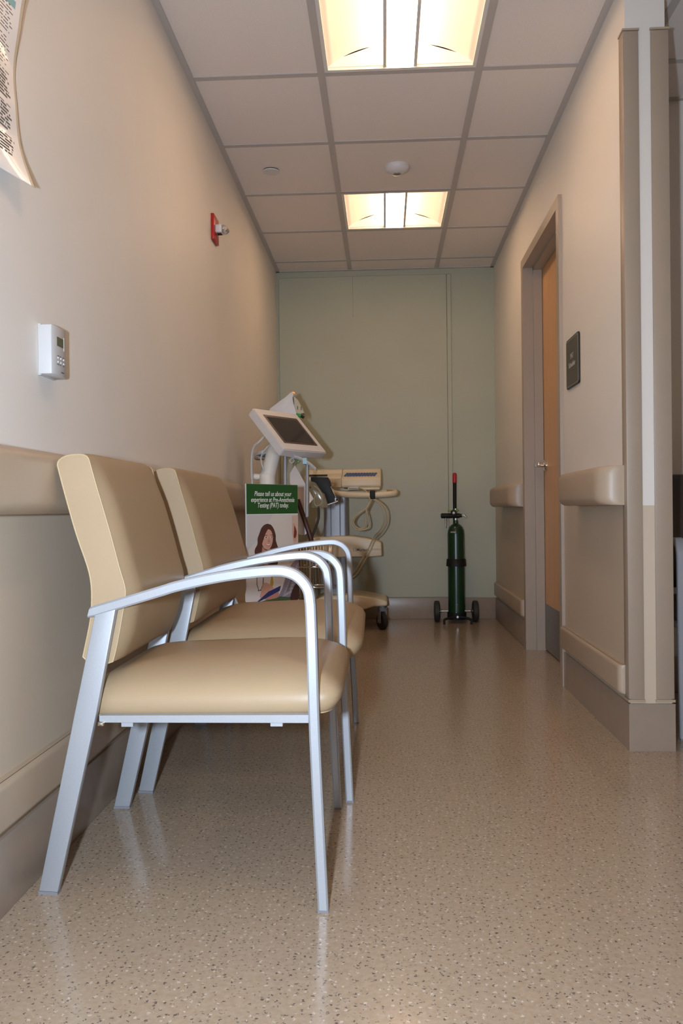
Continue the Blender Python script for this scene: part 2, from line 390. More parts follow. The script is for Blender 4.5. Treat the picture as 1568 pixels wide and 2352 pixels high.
add_box(bm, DX-.064, DX-.050, yh-.115, yh+.012, zh-.010, zh+.010, .003)
o = fin(bm, 'lever_handle', CHROME, leaf, angle=40); o.location = -Vector(door.location)-leaf.location; o['label'] = 'chrome lever handle'

# ------------------------------------------------------------------ ceiling
ceil = tag(box('ceiling', XL-.1, XE+.1, YN-.1, YB+.1, HC+.12, HC+.2, PLENUM), 'suspended ceiling of white square tiles in a steel grid', None, None, 'structure')
CO = Vector(ceil.location)
BW = .014
xlines = [XB+T*i for i in range(0, 7)]
ylines = [Y0+T*i for i in range(-11, 5)]
def zone_x(y):   # ceiling reaches into the side room only this side of its wall
    return None
cells = []
xs_all = [XL]+xlines[:]+[XE]
ys_all = [YN]+[y for y in ylines if y > YN+.05]+[YB]
def fixture_cell(i, j):
    xc = (xs_all[i]+xs_all[i+1])/2; yc = (ys_all[j]+ys_all[j+1])/2
    fx = any(abs(xc-(XB+T*(k+.5))) < .05 for k in (0, 3)); fy = any(abs(yc-(Y0+T*(k-.5))) < .05 for k in (0, 3, -3, -6, -9))
    if xc > 1.2: fy = abs(yc-(Y0+T*(-6.5))) < .05
    return fx and fy
tile_cache = {}
fixtures = []
for i in range(len(xs_all)-1):
    for j in range(len(ys_all)-1):
        x0, x1, y0, y1 = xs_all[i], xs_all[i+1], ys_all[j], ys_all[j+1]
        if x0 >= XR+.02 and y0 > YR: continue
        segs = [(x0, x1, y0, y1)]
        if x0 < XR < x1 and y1 > YCOL:   # cut by the partition
            segs = [(x0, XR, y0, y1)]
            segs.append((XR+WT, x1, y0, min(y1, YR))) if y0 < YR else None
            if y0 < YCOL: segs.append((XR, XR+WT, y0, YCOL))
        elif x0 >= XR and y1 > YR: segs = [(x0, x1, y0, YR)]
        if fixture_cell(i, j) and not (x0 > XR and y1 > YR): fixtures.append((x0, y0)); continue
        for a, b, c, d in segs:
            a += BW*.6; b -= BW*.6; c += BW*.6; d -= BW*.6
            if b-a < .02 or d-c < .02: continue
            key = (round(b-a, 3), round(d-c, 3))
            if key not in tile_cache:
                bm = bmesh.new(); add_box(bm, -(b-a)/2, (b-a)/2, -(d-c)/2, (d-c)/2, 0, .018)
                me = bpy.data.meshes.new('ceiling_tile'); bmesh.ops.recalc_face_normals(bm, faces=bm.faces[:]); bm.to_mesh(me); bm.free(); me.materials.append(TILE); tile_cache[key] = me
            t = bpy.data.objects.new('ceiling_tile', tile_cache[key]); COL.objects.link(t); t.parent = ceil
            t.location = ((a+b)/2, (c+d)/2, HC+.004)
def bar(x0, x1, y0, y1): box('grid_bar', x0, x1, y0, y1, HC, HC+.02, GRID, ceil)
for k, x in enumerate(xlines):
    bar(x-BW, x+BW, YN, YB if x < XR else YR)
for y in ys_all[1:-1]:
    e = [XL]+[x for x in xlines]+[XE]
    for a, b in zip(e, e[1:]):
        if a > XR and y > YR: continue
        if a < XR < b and y > YCOL:
            bar(a+BW, XR, y-BW, y+BW)
            if y < YR: bar(XR+WT, b-BW, y-BW, y+BW)
        else: bar(a+(BW if a > XL else 0), b-(BW if b < XE else 0), y-BW, y+BW)
for x0, x1, y0, y1 in ((XL, XL+.024, YN, YB), (XR-.024, XR, YCOL, YB), (XR+WT, XR+WT+.024, YCOL, YR), (XL, XR, YB-.02, YB), (XR+WT, XE, YR-.022, YR)):
    box('wall_angle', x0, x1, y0, y1, HC-.002, HC+.02, GRID, ceil)

# recessed light fixtures
def make_fixture():
    o = empty('ceiling_light')
    h = T/2-.014
    bm = bmesh.new()                          # frame ring and body
    for x0, x1, y0, y1 in ((-h, -h+.014, -h, h), (h-.014, h, -h, h), (-h+.014, h-.014, -h, -h+.014), (-h+.014, h-.014, h-.014, h)):
        add_box(bm, x0, x1, y0, y1, 0.001, .012)
    add_box(bm, -h, h, -h, h, .105, .11)
    fin(bm, 'housing', WHITEM, o)
    q = h-.014                                  # end plates closing the trough
    for s in (-1, 1):
        bm = bmesh.new(); add_prism(bm, [(-q, .012), (-q, .03), (-.06, .1), (.06, .1), (q, .03), (q, .012)], s*q, s*(q-.004), XZ)
        fin(bm, 'end_plate', DIFF, o)
    for s in (-1, 1):                           # curved side diffusers
        bm = bmesh.new(); prof = [(.052, .012)] if False else []
        n = 10
        for k in range(n+1):
            t = k/n; prof.append((.058+(q-.058)*t, .012+.075*(1-t**2.2)*1.0+.0))
        A = [bm.verts.new((s*x, -q+.004, z)) for x, z in prof]; B = [bm.verts.new((s*x, q-.004, z)) for x, z in prof]
        A2 = [bm.verts.new((s*x, -q+.004, z+.004)) for x, z in prof]; B2 = [bm.verts.new((s*x, q-.004, z+.004)) for x, z in prof]
        for k in range(n):
            bm.faces.new((A[k], A[k+1], B[k+1], B[k])); bm.faces.new((A2[k], A2[k+1], B2[k+1], B2[k]))
        bm.faces.new((A[0], B[0], B2[0], A2[0])); bm.faces.new((A[-1], B[-1], B2[-1], A2[-1]))
        fin(bm, 'side_diffuser', DIFF, o, smooth=True)
        b2 = box('rib', s*.058-.006, s*.058+.006, -q, q, .004, .018, WHITEM, o)
    box('centre_lens', -.052, .052, -q+.004, q-.004, .010, .045, LENS, o)
    return o
fx = make_fixture()
def copy_tree(o, parent=None):
    c = o.copy(); COL.objects.link(c)
    if parent: c.parent = parent
    for ch in list(o.children): copy_tree(ch, c)
    return c
def fixlab(x, y):
    if x < 1 and abs(y-(Y0-T)) < .05: return 'square recessed ceiling light cut off at the top of the picture'
    if x < 1 and y > Y0: return 'square recessed ceiling light deeper in the corridor beside the round detector'
    return 'square recessed ceiling light outside the picture'
for k, (x, y) in enumerate(fixtures):
    o = fx if k == 0 else copy_tree(fx)
    o.location = (x+T/2, y+T/2, HC)
    tag(o, fixlab(x, y), 'ceiling light', 'square recessed ceiling lights')

# smoke detector, sprinkler cover
d = empty('smoke_detector', (.078, 4.15, HC+.004)); tag(d, 'white domed detector with a small dark eye on the ceiling', 'detector')
lathe('dome', [(.060, 0), (.061, -.010), (.055, -.022), (.032, -.036), (.0, -.038)], WHITE, d, 32)
lathe('sensor_eye', [(.019, -.034), (.018, -.042), (.010, -.045), (0, -.046)], STEEL, d, 20)
d = empty('sprinkler_cover', (-.548, 4.15, HC+.004)); tag(d, 'flat round white sprinkler cover plate on the ceiling', 'sprinkler')
lathe('cover_plate', [(.0415, -.005), (.042, -.007), (.041, -.010), (0, -.0105)], WHITE, d, 32)
lathe('rim_gap', [(.039, .0), (.039, -.0052), (0, -.0052)], PLENUM, d, 24)

# ------------------------------------------------------------------ chairs
ARM = [(.4711, .5762), (.408, .5943), (.318, .6207), (.2915, .6287), (.238, .6410), (.186, .6507), (.1335, .6575), (.108, .6598), (.082, .6610), (.0644, .6588), (.045, .6508), (.030, .6365), (.0215, .6206), (.0185, .6), (.0175, .5826), (.0155, .509), (.012, .335), (-.001, .006)]
def make_chair(name, wf, wrr, vm):
    o = empty(name)
    S0 = .29
    def lat(s): return wf/2+(wrr-wf)/2*(s/.57)
    SK = .055
    def P(s, v, z): return Vector((S0-s, v+SK*s, z))
    tin = .034
    path = smoothpath([(a, 0, b) for a, b in ARM], 4)
    for sd in (-1, 1):
        bm = bmesh.new(); rings = []
        for i, p in enumerate(path):
            a = path[max(i-1, 0)]; b = path[min(i+1, len(path)-1)]; t = (b-a).normalized(); nrm = Vector((-t.z, 0, t.x))
            if i == 0: nrm = Vector((.24, 0, -.97))     # slanted end cut
            if i == len(path)-1: nrm = Vector((1, 0, 0))
            h = .0104; ww = tin
            if p.z < .55: ww = .034-.010*(1-p.z/.55)
            ring = []
            c = .0035
            for (eu, ev) in ((-h, c), (-h+c, 0), (h-c, 0), (h, c), (h, ww-c), (h-c, ww), (-h+c, ww), (-h, ww-c)):
                q = p+nrm*eu; v = sd*(lat(p.x)-ev); ring.append(bm.verts.new(P(q.x, v, q.z)))
            rings.append(ring)
        for A, B in zip(rings, rings[1:]):
            for k in range(8): bm.faces.new((A[k], A[(k+1) % 8], B[(k+1) % 8], B[k]))
        bm.faces.new(rings[0]); bm.faces.new(rings[-1])
        fin(bm, 'arm_and_front_leg', SILVER, o, angle=35)
        # rear leg
        poly = [(.458, .573), (.5035, .372), (.5855, .006), (.5445, .006), (.457, .374), (.4135, .586)]
        t2 = .020
        fm = lambda s, z, e, sd=sd: P(s, sd*(lat(s)-e), z)
        prism('rear_leg', poly, .002, .002+t2, fm, SILVER, o, bev=.002)
        # foot glides
        for s0, s1, t_ in ((-.0115, .0095, .022), (.5445, .5865, .021)):
            bm = bmesh.new(); add_prism(bm, [(s0, 0), (s1, 0), (s1, .006), (s0, .006)], .002, t_, fm); fin(bm, 'foot_glide', GLIDE, o)
        # side rail and bolt
        bm = bmesh.new(); add_prism(bm, [(.024, .366), (.452, .354), (.452, .368), (.024, .3815)], .006, .026, fm); fin(bm, 'seat_rail', SILVER, o)
        bm = bmesh.new(); q = P(.449, sd*(lat(.449)-.004), .352); add_lathe(bm, [(.005, -.004), (.005, .006), (.003, .008)], 10, q, 'X'); fin(bm, 'bolt', CHROME, o, smooth=True)
    for s_ in (.09, .40):
        q = lat(s_)-.028; box('cross_bar', S0-s_-.012, S0-s_+.012, -q+SK*s_, q+SK*s_, .3705-.033*s_-.016, .3705-.033*s_-.002, SILVER, o)
    # backrest
    wb_ = wrr/2+(wf-wrr)*.1-.0235
    back = [(.4912, .4835), (.4762, .5492), (.4716, .5864), (.4717, .6303), (.4794, .6692), (.5020, .7348), (.5250, .8164), (.5390, .870)]
    top = [(.5405, .8765), (.5396, .8820), (.5365, .8868), (.5300, .8915), (.5209, .8952), (.5080, .8972), (.4929, .8975), (.4840, .8965), (.4780, .8935), (.4745, .8885)]
    front = [(.4721, .8808), (.4589, .8325), (.4323, .7410), (.4123, .6650), (.4022, .6306), (.4005, .6109), (.4056, .5787), (.4189, .5109), (.4280, .4745)]
    bot = [(.4420, .4697), (.478, .4715)]
    vs = [-1]; n = 26
    V = []
    for k in range(n+1):
        q_ = -1+2*k/n; V.append(wb_*(.55*q_+.45*math.sin(PI/2*q_)))
    bm = bmesh.new(); rings = []
    bp = smoothpath([(a, 0, b) for a, b in back], 3); fp = smoothpath([(a, 0, b) for a, b in front], 3)
    for v in V:
        e = wb_-abs(v); zone = .055
        fb = .019*math.sin(PI/2*min(1, e/zone))
        rb = fb*.35
        ring = [P(p.x+rb*.6, v, p.z) for p in bp]
        tz = fb*.25
        ring += [P(a, v, b+tz) for a, b in top]
        m_ = len(fp)
        ring += [P(p.x-fb*min(1, .35+4*min(i, m_-1-i)/m_), v, p.z) for i, p in enumerate(fp)]
        ring += [P(a, v, b-tz) for a, b in bot]
        rings.append([bm.verts.new(q) for q in ring])
    m_ = len(rings[0])
    for A, B in zip(rings, rings[1:]):
        for k in range(m_): bm.faces.new((A[k], A[(k+1) % m_], B[(k+1) % m_], B[k]))
    bm.faces.new(rings[0]); bm.faces.new(rings[-1][::-1])
    bk = fin(bm, 'backrest', vm, o, angle=44)
    for v in (-wb_, wb_):
        pts = [P(p.x, v, p.z) for p in bp]+[P(a, v, b) for a, b in top]+[P(p.x, v, p.z) for p in fp]+[P(a, v, b) for a, b in bot]
        tube('piping', pts, .0016, PIPE if vm is VINYL else VINYLD, bk, 6, True)
    # seat cushion: rounded plan, rings rising to a soft crown
    sl, sr = -.022, .500                       # front, rear (s)
    rng = [(0, 0), (-.004, .006), (-.007, .02), (-.005, .036), (.004, .052), (.020, .066), (.045, .079), (.075, .088), (.11, .0945), (.15, .098), (.20, .0995)]
    hw = wf/2-.036; nrp = 72
    bm = bmesh.new(); rings = []
    for d_, h in rng:
        ring = []
        for k in range(nrp):
            a = 2*PI*k/nrp; ca, sa = math.cos(a), math.sin(a); e = 2/11.0
            cx = (abs(ca)**e)*(1 if ca >= 0 else -1); cy = (abs(sa)**e)*(1 if sa >= 0 else -1)
            L = (sr-sl)/2
            fr = max(0, ca)**2 if abs(cx) > .8 else max(0, ca)**2*.5
            ff = max(0.0, (cx-.6)/.4) if cx > .6 else 0.0
            dd = d_-ff*.016*math.sin(PI*min(1, h/.095)) if d_ < .1 else d_
            xl = L-min(dd, L*.95); yl = hw-min(d_, hw*.95)
            s = (sl+sr)/2-cx*xl
            hwid = yl+(wrr-wf)/2*(s/.57)*(yl/hw)
            base = .3775-.030*(s/.5)*.6
            ring.append(bm.verts.new(P(s, cy*hwid, base+h)))
        rings.append(ring)
    for A, B in zip(rings, rings[1:]):
        for k in range(nrp): bm.faces.new((A[k], A[(k+1) % nrp], B[(k+1) % nrp], B[k]))
    bm.faces.new(rings[0][::-1]); bm.faces.new(rings[-1])
    st = fin(bm, 'seat', vm, o, angle=70)
    tube('piping', [v for v in [Vector(x) for x in [tuple(st.data.vertices[k].co) for k in range(nrp)]]], .0018, PIPE if vm is VINYL else VINYLD, st, 6, True)
    return o
c1 = make_chair('arm_chair', .580, .512, VINYL); c1.location = (-.420, 1.894, 0); c1.rotation_euler.z = math.radians(.4)
tag(c1, 'cream vinyl armchair with silver frame, nearest to the viewer', 'chair', 'silver-framed waiting chairs')
c2 = make_chair('arm_chair', .840, .760, VINYL); c2.location = (-.398, 2.630, 0); c2.rotation_euler.z = math.radians(.8)
tag(c2, 'wider cream vinyl armchair in front of the green-topped sign', 'chair', 'silver-framed waiting chairs')
c3 = make_chair('arm_chair', .580, .512, VINYLD); c3.location = (1.262, 3.125, 0); c3.rotation_euler.z = math.radians(-90)
tag(c3, 'dark brown armchair mostly hidden behind the partition end at the right edge', 'chair', 'silver-framed waiting chairs')

# ------------------------------------------------------------------ standing sign on the wide chair
sg = empty('standing_sign', (-.437, 3.255, .4005), math.atan2(.25, .17))
tag(sg, 'upright card sign with green header and photo of smiling woman, behind the wide chair', 'sign')
SW, SH = .302, .480
box('card', -SW/2, SW/2, 0, .004, 0, SH, PAPER, sg)
PX = lambda x, y: ((x-190)/915.0*SW-SW/2, (1-(y-120)/2120.0)*(SH-.018)+.018)
def pm(name, c, r=.55): return mat('print_'+name, c, r)
layers = []
mats_print = []
bm = bmesh.new()
def flat(pts, colname, col, z):
    if colname not in [m.name for m in mats_print]: mats_print.append(pm(colname, col)); mats_print[-1].name = colname
    i = [m.name for m in mats_print].index(colname)
    vs = [bm.verts.new((*[PX(x, y)[0]], -.0002*z, PX(x, y)[1])) for x, y in pts]
    f = bm.faces.new(vs); f.material_index = i
def sm(pts): return [(v.x, v.y) for v in smoothpath([(x, y, 0) for x, y in pts+[pts[0]]], 4)[:-1]]
def ell(cx, cy, rx, ry, rot=0, n=14): return [(cx+rx*math.cos(2*PI*k/n)*math.cos(rot)-ry*math.sin(2*PI*k/n)*math.sin(rot), cy+rx*math.cos(2*PI*k/n)*math.sin(rot)+ry*math.sin(2*PI*k/n)*math.cos(rot)) for k in range(n)]
flat([(196, 664), (1105, 664), (1105, 2310), (196, 2310)], 'print_backdrop', (.60, .55, .50), 1)
flat([(196, 664), (640, 664), (420, 1050), (196, 1300)], 'print_backdrop_cool', (.53, .50, .48), 2)
hair = [(545, 825), (610, 850), (660, 930), (690, 1040), (690, 1130), (720, 1230), (738, 1300), (720, 1400), (715, 1560), (640, 1600), (560, 1560), (430, 1590), (330, 1600), (325, 1500), (350, 1400), (322, 1330), (330, 1260), (370, 1180), (375, 1080), (410, 980), (440, 900), (490, 845)]
flat(sm([(300, 1500), (430, 1430), (520, 1560), (610, 1440), (760, 1390), (900, 1480), (980, 1800), (960, 2236), (215, 2236), (205, 1800)]), 'print_white_coat', (.66, .60, .56), 3)
flat(sm(hair), 'print_auburn_hair', (.085, .028, .018), 4)
flat(sm([(455, 1230), (520, 1300), (590, 1270), (590, 1390), (545, 1560), (490, 1560), (430, 1470)]), 'print_skin_shade', (.45, .22, .15), 5)
flat(sm([(505, 950), (560, 925), (610, 960), (635, 1050), (632, 1150), (608, 1230), (570, 1278), (530, 1285), (480, 1255), (452, 1190), (442, 1130), (475, 1090), (488, 1020)]), 'print_skin', (.58, .32, .23), 6)
flat(sm([(440, 1000), (520, 900), (545, 840), (560, 900), (510, 1000), (470, 1110), (445, 1180), (420, 1100)]), 'print_auburn_hair', None, 7)
for x, rx in ((515, 24), (618, 20)):
    flat(ell(x, 1072, rx+3, 13, .12), 'print_teeth', (.8, .77, .72), 8); flat(ell(x+1, 1070, 12, 13, 0), 'print_dark', (.05, .02, .015), 9)
    flat(ell(x+2, 1030, rx+8, 5, .12), 'print_auburn_hair', None, 8)
flat(sm([(492, 1175), (530, 1190), (600, 1192), (570, 1225), (525, 1215)]), 'print_lips', (.42, .09, .08), 8)
flat(sm([(503, 1183), (535, 1194), (590, 1195), (565, 1212), (528, 1205)]), 'print_teeth', (.8, .77, .72), 9)
flat(sm([(560, 1080), (585, 1140), (570, 1160), (550, 1155)]), 'print_skin_shade', None, 8)
flat(sm([(600, 1330), (715, 1330), (718, 1560), (640, 1590), (600, 1500)]), 'print_auburn_hair', None, 6)
for pl in ([(350, 1750), (345, 1880), (375, 1985), (388, 1985), (362, 1880), (362, 1750)], [(455, 1780), (450, 1900), (415, 1985), (425, 1990), (468, 1900), (472, 1780)]):
    flat(pl, 'print_stethoscope', (.16, .14, .13), 5)
flat(ell(383, 1995, 14, 12), 'print_dark', None, 6); flat(ell(415, 1995, 12, 12), 'print_dark', None, 6)
flat(sm([(1105, 1480), (985, 1570), (885, 1740), (800, 2000), (735, 2200), (1105, 2236)]), 'print_jacket', (.24, .20, .25), 5)
for k in range(9):
    flat([(1100-k*24, 1560+k*58), (1104-k*14, 1585+k*64), (965-k*20, 1800+k*46), (955-k*20, 1790+k*46)], 'print_jacket_stripe', (.38, .34, .38), 6)
flat(sm([(1104, 1900), (1000, 2020), (940, 2235), (1104, 2235)]), 'print_dark', None, 7)
flat([(990, 690), (1103, 680), (1103, 1420), (1040, 1300), (1010, 1180), (985, 1000)], 'print_skin_pale', (.58, .42, .34), 4)
flat(sm([(1005, 830), (1040, 840), (1072, 930), (1082, 1060), (1060, 1160), (1015, 1140), (1000, 980)]), 'print_skin', None, 5)
flat(sm([(1030, 870), (1055, 920), (1075, 1010), (1050, 1100), (1018, 1090), (1025, 980)]), 'print_ear_dark', (.16, .03, .02), 6)
flat(sm([(225, 2234), (700, 2150), (900, 2180), (1100, 2200), (1100, 2234)]), 'print_green_floor', (.06, .10, .045), 6)
flat(sm([(395, 2105), (440, 1960), (475, 1870), (560, 1900), (640, 1985), (590, 2010), (500, 2080), (440, 2150)]), 'print_skin', None, 8)
flat(sm([(450, 2140), (560, 2060), (700, 2030), (732, 2110), (700, 2165), (520, 2178)]), 'print_skin_shade', None, 8)
flat([(318, 2215), (545, 2035), (770, 1955), (748, 2045), (500, 2150)], 'print_clipboard', (.03, .035, .14), 9)
flat(sm([(600, 1780), (622, 1780), (638, 1890), (615, 1950), (580, 1900)]), 'print_gold', (.5, .32, .04), 8)
flat([(196, 122), (1103, 122), (1103, 650), (196, 650)], 'print_green_header', (.010, .075, .012), 2)
for f in bm.faces:
    f.normal_update()
    if f.normal.y > 0: f.normal_flip()
me = bpy.data.meshes.new('photo_print'); bm.to_mesh(me); bm.free()
link('photo_print', me, mats_print, sg)
for line, y in (('Please tell us about your', 295), ('experience at Pre-Anesthesia', 400), ('Testing (PAT) today.', 500)):
    tm = text_mesh(line, .0265, shear=.22, sx=.66, ext=.0002, bold=.0002, spacing=1.0)
    o = link('lettering', tm, PRINTW, sg); o.rotation_euler = (PI/2, 0, 0)
    wd = max(v.co.x for v in tm.vertices)-min(v.co.x for v in tm.vertices)
    tgt = {295: 655, 400: 765, 500: 545}[y]/915.0*SW
    for v in tm.vertices: v.co.x *= tgt/wd
    p_ = PX(652, y); o.location = (p_[0], -.0008, p_[1])
bm = bmesh.new(); add_prism(bm, [(.004, 0), (.09, 0), (.09, .003), (.007, .3), (.004, .3)], -.03, .03, lambda p, q, e: (e, p, q)); fin(bm, 'easel_strut', PAPER, sg)
bm = bmesh.new(); add_prism(bm, [(0, 0), (-.035, 0), (-.062, .050), (-.056, .054), (-.030, .006), (0, .006)], .004, .03, lambda p, q, e: (p-SW/2, e, q)); fin(bm, 'easel_flap', GREYPL, sg)
st_ = empty('side_table', (-.437, 3.30, 0)); tag(st_, 'small low table under the green-topped sign, hidden behind the wide chair', 'table')
box('table_top', -.19, .19, -.20, .20, .375, .400, mat('laminate_top', (.35, .24, .14), .4), st_, bev=.004)
for x in (-.16, .16):
    for y in (-.17, .17): box('leg', x-.015, x+.015, y-.015, y+.015, 0, .375, SILVER, st_, bev=.003)

# ------------------------------------------------------------------ vital-signs monitor on a rolling stand
vs_ = empty('patient_monitor_stand', (-.575, 4.10, 0)); tag(vs_, 'white rolling patient monitor with a tilted dark screen behind the wide chair', 'monitor')
VO = Vector(vs_.location)
def vp(o): o.location = Vector(o.location)-VO; return o
al, ti = math.radians(56.54), math.radians(43.04); MWd, ML = .339, .295
e1 = Vector((math.cos(al), math.sin(al), 0)); nh = Vector((math.sin(al), -math.cos(al), 0)); e2 = Vector((0, 0, math.cos(ti)))-nh*math.sin(ti); n3 = e1.cross(e2)
BLc = Vector((-.476, 3.97, 1.069))
def MP(u, v, d): return BLc+e1*u+e2*v+n3*d
mf = lambda p, q, e: MP(p, q, e)
bm = bmesh.new()
fs = add_prism(bm, rrect(0, MWd, 0, ML, .012, 3), -.046, -.001, mf)
bmesh.ops.recalc_face_normals(bm, faces=bm.faces[:])
bmesh.ops.bevel(bm, geom=[e for e in bm.edges if e.calc_face_angle(0) > 1.2], offset=.005, segments=2, affect='EDGES')
mon = vp(fin(bm, 'monitor', WHITE, vs_, angle=40))
def mp2(o): o.location = -VO-mon.location; return o
bm = bmesh.new(); add_prism(bm, rrect(.042, MWd-.036, .048, ML-.045, .004, 2), -.002, 0.0003, mf); mp2(fin(bm, 'screen_surround', mat('dark_brown_bezel', (.09, .055, .04), .3), mon))
bm = bmesh.new(); add_prism(bm, rrect(.056, MWd-.052, .060, ML-.060, .003, 2), -.002, 0.0008, mf); mp2(fin(bm, 'screen', SCREEN, mon))
# curved white neck
neck = smoothpath([tuple(MP(.05, .075, -.046)), (-.540, 4.085, 1.065), (-.563, 4.10, .99), (-.576, 4.10, .93), (-.577, 4.10, .88)], 5)
vp(tube('neck', neck, [.036]*len(neck), WHITEM, vs_, 20))
vp(lathe('collar', [(.034, .895), (.039, .90), (.039, .955), (.034, .962)], WHITEM, vs_, 24, (-.577, 4.10, 0)))
vp(lathe('clamp_knob', [(.012, 0), (.016, -.008), (.016, -.028), (.010, -.034)], WHITEM, vs_, 16, (-.612, 4.10, .945), 'X'))
vp(tube('pole', [(-.577, 4.10, .08), (-.577, 4.10, .90)], .019, STEEL, vs_, 18))
bm = bmesh.new(); add_lathe(bm, [(.045, .07), (.045, .1), (.022, .12)], 20, (-.577, 4.10, 0))
for k in range(5):
    a = 2*PI*k/5+.3; c, s = math.cos(a), math.sin(a); R = .15
    add_tube(bm, [(-.577+.03*c, 4.10+.03*s, .085), (-.577+R*c, 4.10+R*s, .070)], [.018, .012], 8)
vp(fin(bm, 'base', WHITEM, vs_, angle=40))
for k in range(5):
    a = 2*PI*k/5+.3; c, s = math.cos(a), math.sin(a); R = .148
    vp(lathe('caster', [(.012, -.009), (.028, -.009), (.029, 0), (.028, .009), (.012, .009)], RUBBER, vs_, 16, (-.577+R*c, 4.10+R*s, .029), 'X'))
# peaked module behind the screen with indicator and plugs
K = 1.055
def kx(x): return x*K-.003
def kz(z): return CAM_H+(z-CAM_H)*K
poly = [(-.580, 1.26), (-.572, 1.292), (-.535, 1.320), (-.492, 1.350), (-.468, 1.371), (-.454, 1.375), (-.447, 1.366), (-.455, 1.345), (-.451, 1.320), (-.436, 1.272), (-.425, 1.235), (-.58, 1.22)]
mod = vp(prism('sensor_module', [(kx(a), kz(b)) for a, b in poly], 4.43, 4.52, XZ, WHITE, vs_, bev=.006))
def modp(o): o.location = -VO-mod.location; return o
modp(prism('connector_panel', [(kx(a), kz(b)) for a, b in ((-.449, 1.352), (-.43, 1.335), (-.408, 1.29), (-.398, 1.268), (-.432, 1.262), (-.447, 1.30))], 4.435, 4.515, XZ, mat('tan_connector_panel', (.50, .42, .30), .45), mod))
for k in range(2): modp(box('slot', kx(-.432+.018*k), kx(-.429+.018*k), 4.434, 4.436, kz(1.285-.003*k), kz(1.303-.003*k), BLACK, mod))
modp(lathe('indicator_light', [(.011, 0), (.010, .005), (0, .009)], AMBER, mod, 14, (kx(-.456), 4.46, kz(1.371))))
modp(tube('green_plug', [(kx(-.437), 4.43, kz(1.258)), (kx(-.412), 4.425, kz(1.252))], .010, GREENB, mod, 12)); modp(tube('black_plug', [(kx(-.412), 4.425, kz(1.252)), (kx(-.398), 4.425, kz(1.243))], .008, BLACK, mod, 10))
vp(tube('module_bracket', [(-.577, 4.12, .86), (-.60, 4.30, .95), (-.56, 4.47, 1.10), (-.545, 4.475, 1.26)], .012, WHITEM, vs_, 12))
# accessory bow with blue tape, tray, rods
bow = smoothpath([(-.645, 4.16, 1.055), (-.60, 4.10, 1.062), (-.54, 4.14, 1.064), (-.48, 4.12, 1.050), (-.42, 4.10, 1.034), (-.37, 4.09, 1.008), (-.333, 4.10, .976)], 5)
bm = bmesh.new(); rings = []
for i, p in enumerate(bow):
    rings.append([bm.verts.new(p+Vector((0, dy, dz))) for dy, dz in ((-.03, -.008), (.03, -.008), (.034, 0), (.03, .008), (-.03, .008), (-.034, 0))])
for A, B in zip(rings, rings[1:]):
    for k in range(6): bm.faces.new((A[k], A[(k+1) % 6], B[(k+1) % 6], B[k]))
bm.faces.new(rings[0]); bm.faces.new(rings[-1])
vp(fin(bm, 'accessory_bow', GREYPL, vs_, angle=40))
vp(box('tape_band', -.598, -.586, 4.068, 4.135, 1.052, 1.073, BLUE, vs_)); vp(box('tape_band', -.396, -.376, 4.056, 4.128, 1.002, 1.032, BLUE, vs_)); vp(box('tape_band', -.488, -.476, 4.085, 4.155, 1.050, 1.0705, BLUE, vs_))
vp(lathe('hook_cup', [(.022, 1.028), (.030, 1.032), (.032, 1.040), (.026, 1.048)], STEEL, vs_, 20, (-.612, 4.11, 0)))
ROD = mat('satin_grey_rod', (.34, .34, .34), .45, metal=.3)
vp(tube('hanging_rod', [(-.487, 4.10, 1.050), (-.490, 4.10, .75)], .010, ROD, vs_, 12)); vp(tube('hanging_rod', [(-.376, 4.08, 1.012), (-.380, 4.08, .745)], .009, ROD, vs_, 12))
vp(tube('cable', smoothpath([tuple(MP(.02, .15, -.047)), (-.60, 4.03, 1.115), (-.635, 4.05, 1.085), (-.648, 4.06, 1.02), (-.648, 4.08, .9), (-.63, 4.09, .75), (-.60, 4.09, .6)], 5), .006, CABLEW, vs_, 8))
vp(tube('cable', smoothpath([tuple(MP(.04, .10, -.047)), (-.575, 4.03, 1.075), (-.60, 4.05, 1.03), (-.585, 4.055, .97)], 5), .004, CABLEW, vs_, 8))
for k, (px_, pz_) in enumerate(((-.44, 1.012), (-.425, 1.02), (-.455, 1.022), (-.432, 1.03))):
    vp(tube('clip', smoothpath([(px_-.012, 4.10, pz_), (px_, 4.095, pz_-.012), (px_+.012, 4.10, pz_), (px_+.004, 4.10, pz_+.014), (px_-.012, 4.10, pz_)], 3), .0022, [CHROME, GREENB, PRINTW, CHROME][k], vs_, 6))
vp(tube('basket_post', [(-.374, 4.14, .66), (-.377, 4.14, .12)], .008, CHROME, vs_, 12))
vp(tube('basket_post', [(-.425, 4.16, .62), (-.425, 4.16, .12)], .012, mat('bronze_tube', (.25, .18, .11), .3, metal=.6), vs_, 12))
bm = bmesh.new()
for z, k in ((.62, 1.0), (.50, .92)):
    add_tube(bm, [(-.44, 4.05, z), (-.27, 4.05, z), (-.27, 4.20, z), (-.44, 4.20, z)], .0035, 6, closed=True)
for k in range(7):
    x = -.44+.17*k/6
    for y in (4.05, 4.20): add_tube(bm, [(x, y, .62), (x+.004, 4.125+(y-4.125)*.9, .40)], .002, 5)
for k in range(5):
    y = 4.05+.15*k/4
    for x in (-.44, -.27): add_tube(bm, [(x, y, .62), (-.355+(x+.355)*.9, y, .40)], .002, 5)
add_tube(bm, [(-.43, 4.06, .40), (-.28, 4.06, .40), (-.28, 4.19, .40), (-.43, 4.19, .40)], .0035, 6, closed=True)
vp(fin(bm, 'wire_basket', CHROME, vs_, smooth=True))
